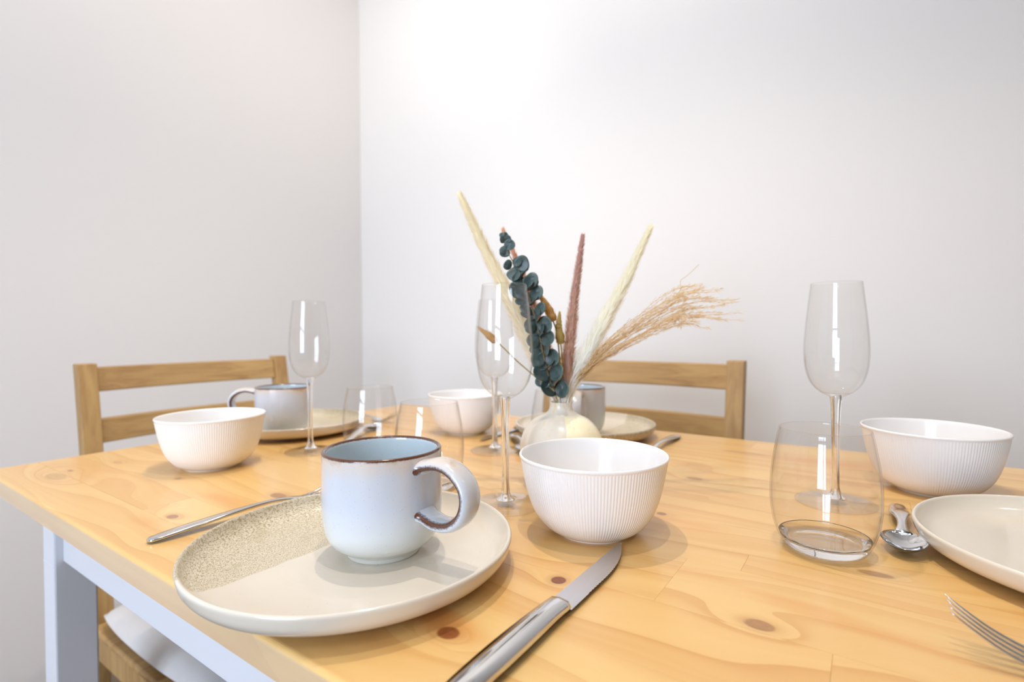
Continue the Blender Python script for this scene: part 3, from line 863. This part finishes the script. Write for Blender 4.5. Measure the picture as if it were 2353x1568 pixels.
def plume(name, label, cat, path, start, rad, mat, n, flen=.018, fw=.00030, spread=.35, seed=1, core=.42):
    """a stem with a soft head; path in world space from the vase to the tip, the head fills it from fraction start"""
    rg = random.Random(seed); path = [Vector(p) for p in path]
    t = thing(name, path[0], 0, label, cat)
    org = path[0]
    sp = spline([tuple(p - org) for p in path], 10); fr = frames(sp)
    V, Fc = tube(sp, .0009, 6); new_obj('stalk', V, Fc, M_straw if name != 'bunny_tail' else M_stalk, t)
    def at(f):
        q = f * (len(fr) - 1); i = min(int(q), len(fr) - 2); k = q - i
        p = fr[i][0].lerp(fr[i + 1][0], k); return p, fr[i][1], fr[i][2], fr[i][3]
    def R(g): return rad * (max(0.0, math.sin(PI * min(1, (g * .97 + .03)) ** .62)) ** .55) * (1 - .50 * g) * (1 + .16 * noise.noise(Vector((g * 9, seed * 1.7, 0)))) * min(1, (1 - g) / .05 + .12) ** .6
    V = []; Fc = []; al = []
    # core
    NS, NC = 12, 30
    for i in range(NC + 1):
        g = i / NC; p, d, s, nn = at(start + (1 - start) * g)
        for k in range(NS):
            a = 2 * PI * k / NS
            r = R(g) * core * (1 + .25 * noise.noise(Vector((g * 14, math.cos(a) * 1.5, math.sin(a) * 1.5 + seed))))
            V.append(p + s * r * math.cos(a) + nn * r * math.sin(a)); al.append(g)
    for i in range(NC):
        for k in range(NS):
            k2 = (k + 1) % NS; Fc.append((i * NS + k, i * NS + k2, (i + 1) * NS + k2, (i + 1) * NS + k))
    for _ in range(n):
        g = rg.random() ** .9; f = start + (1 - start) * g
        p, d, s, nn = at(f); a = rg.random() * 2 * PI
        o_ = s * math.cos(a) + nn * math.sin(a)
        r0 = R(g) * core * rg.uniform(.3, 1); L_ = flen * rg.uniform(.5, 1.1) * (.45 + .55 * (1 - g))
        sprd = spread * rg.uniform(.5, 1.3)
        b = p + o_ * r0; dirv = (d + o_ * sprd).normalized()
        # keep the tip within the outline
        e = b + dirv * L_
        side = dirv.cross(o_).normalized() * fw * rg.uniform(.6, 1.4)
        m_ = (b + e) / 2 + o_ * L_ * .06
        i0 = len(V); V += [b - side, b + side, m_ + side, m_ - side, e]
        al += [g] * 5; Fc += [(i0, i0 + 1, i0 + 2, i0 + 3), (i0 + 3, i0 + 2, i0 + 4)]
    h = new_obj('plume' if name != 'bunny_tail' else 'flower_head', V, Fc, mat, t, attrs={'along': al})
    return t
Y0 = .593
# cream reed leaning left
plume('pampas_reed', 'cream pampas reed leaning far left, its tip the highest of the bouquet', 'dried flower',
      [MOUTH, P(1283, 905, Y0), P(1225, 800, .612), P(1168, 680, .618), P(1108, 560, .622), P(1059, 452, .625)], .14, .0205, M_cream, 7500, .022, spread=.55, seed=3)
plume('pampas_reed', 'ivory pampas reed leaning right behind the feathery grass', 'dried flower',
      [MOUTH, P(1300, 905, Y0), P(1345, 820, .604), P(1395, 725, .608), P(1440, 640, .612), P(1493, 526, .616)], .08, .0210, M_ivory, 7500, .022, spread=.52, seed=4)
plume('reed_grass', 'mauve reed plume standing almost upright in the vase', 'dried flower',
      [MOUTH, P(1292, 905, Y0), P(1306, 810, .598), P(1316, 720, .600), P(1327, 630, .602), P(1339, 543, .604)], .14, .0150, M_mauve, 6500, .012, spread=.85, seed=5)
plume('reed_grass', 'rust coloured reed plume hidden behind the eucalyptus', 'dried flower',
      [MOUTH, P(1286, 905, Y0), P(1262, 820, .603), P(1236, 735, .606), P(1205, 640, .609), P(1156, 528, .612)], .14, .0140, M_rust, 5000, .012, spread=.8, seed=6)
plume('reed_grass', 'short beige tuft of reed low in the vase', 'dried flower',
      [MOUTH, P(1296, 912, Y0 - .004), P(1300, 880, Y0 - .006), P(1304, 850, .588), P(1306, 812, .588)], .42, .0105, M_mauve, 1200, .014, spread=.35, seed=16)
def bunny(label, path, start, rad, mat, seed):
    return plume('bunny_tail', label, 'dried flower', path, start, rad, mat, 1500, .0055, .00012, .55, seed, core=.9)
bunny('ochre bunny tail drooping right of the eucalyptus', [MOUTH, P(1290, 900, Y0 - .004), P(1285, 815, .585), P(1279, 765, .583), P(1271, 738, .583), P(1257, 705, .583), P(1233, 668, .583)], .66, .0068, M_amber, 8)
bunny('upright ochre bunny tail in front of the mauve plume', [MOUTH, P(1289, 905, Y0 - .006), P(1293, 840, .584), P(1289, 795, .582), P(1284, 755, .582), P(1286, 718, .582)], .62, .0064, M_bunny, 9)
bunny('amber bunny tail bent left, seen through the stemmed glass', [MOUTH, P(1280, 912, Y0 - .010), P(1232, 868, .580), P(1190, 832, .582), P(1153, 796, .584), P(1128, 775, .585), P(1098, 752, .586)], .74, .0052, M_amber, 10)

# feathery grass bending right
fg = thing('feather_grass', VP + Vector((0, 0, .05)), 0, 'bundle of feathery straw coloured grass arching to the right', 'dried flower')
org = fg.location.copy(); rg = random.Random(11)
V = []; Fc = []; V2 = []; F2 = []; al = []; al2 = []
tips = []
for k in range(34):
    f = (k + .5) / 34
    yy = 655 + 95 * f + rg.uniform(-12, 12); xx = 1690 - abs(f - .45) * 120 + rg.uniform(-110, 25)
    tips.append((xx, yy))
tips += [(1704, 738), (1700, 686), (1610, 665)]
for k, (tx, ty) in enumerate(tips):
    f = (ty - 655) / 95
    dY = rg.uniform(-.022, .022)
    m1 = (1400 + rg.uniform(-12, 12), 800 + 34 * (f - .5) + rg.uniform(-12, 12)); m2 = (1545 + rg.uniform(-14, 14), 715 + 75 * (f - .5) + rg.uniform(-10, 10))
    pth = [MOUTH, P(1299 + rg.uniform(-5, 5), 908, Y0 + dY * .15), P(1338 + rg.uniform(-7, 7), 858 + rg.uniform(-8, 8), Y0 + dY * .4), P(*m1, Y0 + dY * .7), P(*m2, Y0 + dY), P(tx, ty, Y0 + dY * 1.2)]
    sp = spline([tuple(p - org) for p in pth], 9)
    for i in range(len(sp)):      # small kinks
        if i > 12: sp[i] += Vector((rg.uniform(-1, 1), rg.uniform(-1, 1), rg.uniform(-1, 1))) * .0007
    n0 = len(V); tube(sp, lambda q: .00050 - .00032 * q, 5, V, Fc); al += [q // 5 / len(sp) for q in range(len(V) - n0)]
    fr = frames(sp)
    for j in range(95):
        q = .30 + .70 * rg.random() ** .8; i = min(int(q * (len(fr) - 1)), len(fr) - 2)
        p, d, s, nn = fr[i]; p = p.lerp(fr[i + 1][0], rg.random()); a = rg.random() * 2 * PI
        o_ = s * math.cos(a) + nn * math.sin(a); dirv = (d + o_ * rg.uniform(.15, .6)).normalized(); L_ = rg.uniform(.0035, .0085); side = dirv.cross(o_).normalized() * .00032
        b = p + o_ * .0004; e = b + dirv * L_; m_ = b.lerp(e, .55) + o_ * .0003
        i0 = len(V2); V2 += [b, m_ - side, e, m_ + side, m_ + o_ * .0003]; F2 += [(i0, i0 + 1, i0 + 4), (i0 + 1, i0 + 2, i0 + 4), (i0 + 2, i0 + 3, i0 + 4), (i0 + 3, i0, i0 + 4)]
        al2 += [q] * 5
tag(new_obj('stalks', V, Fc, M_straw, fg, attrs={'along': al}), kind='stuff')
tag(new_obj('seed_husks', V2, F2, M_straw, fg, attrs={'along': al2}), kind='stuff')
# one stray wisp rising above the bundle
pth = [P(1500, 752, .60), P(1528, 705, .602), P(1552, 682, .603), P(1564, 664, .603), P(1564, 645, .603), P(1580, 633, .603), P(1606, 608, .604)]
sp = spline([tuple(p - org) for p in pth], 5)
V, Fc = tube(sp, .0003, 5); new_obj('stray_wisp', V, Fc, M_straw, fg, attrs={'along': [.6] * len(V)})

# eucalyptus
eu = thing('eucalyptus_branch', VP + Vector((0, 0, .05)), 0, 'dark teal eucalyptus branch with round paired leaves leaning left', 'dried leaf branch')
stem_px = [(1280, 918, .585), (1262, 868, .578), (1248, 812, .574), (1236, 755, .572), (1222, 705, .572), (1208, 660, .572), (1190, 620, .572), (1172, 590, .572), (1160, 560, .572), (1155, 540, .572)]
pth = [MOUTH] + [P(*q) for q in stem_px]
sp = spline([tuple(p - org) for p in pth], 8); fr = frames(sp)
V, Fc = tube(sp, lambda q: .0013 - .0009 * q, 6); new_obj('stem', V, Fc, plain('eucalyptus_stem', srgb(120, 96, 62), .6), eu)
def leaf_mesh(name, R, cup, fold):
    V = [(0, 0, 0)]; Fc = []; nr, ns = 4, 20
    for i in range(1, nr + 1):
        for k in range(ns):
            a = 2 * PI * k / ns; rr = R * i / nr * (1 + .06 * math.sin(3 * a + fold * 9))
            x, y = rr * math.cos(a), rr * math.sin(a) * .94
            z = cup * ((x * x + y * y) / R ** 2) * R + fold * abs(x) + .05 * R * math.sin(2 * a + fold * 20)
            V.append((x, y + R, z))
    V[0] = (0, R, 0)
    n1 = len(V)
    V += [(x, y, z - .0003) for x, y, z in V]
    for s in (0, 1):
        o_ = s * n1
        for k in range(ns):
            k2 = (k + 1) % ns; q = (o_, o_ + 1 + k, o_ + 1 + k2); Fc.append(q if s == 0 else q[::-1])
            for i in range(nr - 1):
                q = (o_ + 1 + i * ns + k, o_ + 1 + (i + 1) * ns + k, o_ + 1 + (i + 1) * ns + k2, o_ + 1 + i * ns + k2); Fc.append(q if s == 0 else q[::-1])
    for k in range(ns):
        k2 = (k + 1) % ns; a = 1 + (nr - 1) * ns; Fc.append((a + k, n1 + a + k, n1 + a + k2, a + k2))
    return V, Fc
Lm = []
for (R, cup, fold) in ((.0085, .22, .05), (.0078, -.2, .12), (.0090, .15, .02)):
    V, Fc = leaf_mesh('leaf', R, cup, fold); Lm.append((V, Fc))
rg = random.Random(5)
def add_leaf(pos, outv, nrm, sc, which):
    """leaf attached at pos, growing along outv, facing nrm"""
    y = outv.normalized(); z = (nrm - y * nrm.dot(y)).normalized(); x = y.cross(z)
    V, Fc = Lm[which]
    if which not in _lm:
        o = new_obj('leaf', V, Fc, M_leaf, eu); _lm[which] = o.data
    else:
        o = bpy.data.objects.new('leaf', _lm[which]); C.objects.link(o); o.parent = eu
    m = Matrix.Identity(4)
    for i in range(3): m[i][0], m[i][1], m[i][2], m[i][3] = x[i] * sc, y[i] * sc, z[i] * sc, pos[i]
    o.matrix_local = m
_lm = {}
toC = Vector((0, -1, .15))
nl = 16
for j in range(nl):
    q = .135 + .52 * j / (nl - 1)
    i = min(int(q * (len(fr) - 1)), len(fr) - 2); p, d, s, nn = fr[i]
    for sd in (-1, 1):
        tw = rg.uniform(-.5, .5)
        side = Vector((sd, -.25 - .3 * rg.random(), 0)) if j % 2 == 0 else Vector((.55 * sd, -.8 * sd - .3, 0))
        outv = side + d * .55 + Vector((0, 0, rg.uniform(-.1, .1)))
        nrm = toC + d * .3 + Vector((rg.uniform(-.4, .4), 0, rg.uniform(-.4, .4))) - side * .5
        sc = (1.02 + .2 * rg.random()) * (1.12 if j < 3 else 1.0)
        if j % 2 and sd == 1: sc *= .8
        add_leaf(p, outv, nrm, sc, rg.randrange(3))
# looser leaves towards the tip
for (px, py, ox, oz, sc, w_) in ((1214, 668, .2, .9, 1.0, 2), (1206, 655, -.9, -.5, 1.1, 2), (1180, 612, 1.0, .25, 1.05, 2), (1178, 612, -.6, .1, .75, 1), (1190, 622, -.55, -.95, .9, 0), (1176, 600, .7, -.1, .8, 1),
                                   (1166, 580, -1.0, .5, .62, 1), (1164, 575, .6, .9, .8, 0), (1158, 560, -.1, 1.0, .6, 1), (1160, 552, 1.0, .3, .5, 0), (1157, 548, -.3, .8, .45, 1), (1156, 545, .8, .6, .38, 2), (1158, 568, .1, -1.0, .7, 0)):
    p = P(px, py, .572) - org
    add_leaf(p, Vector((ox, rg.uniform(-.5, .2), oz)), Vector((rg.uniform(-.6, .6), -1, rg.uniform(-.3, .6))), sc, w_)
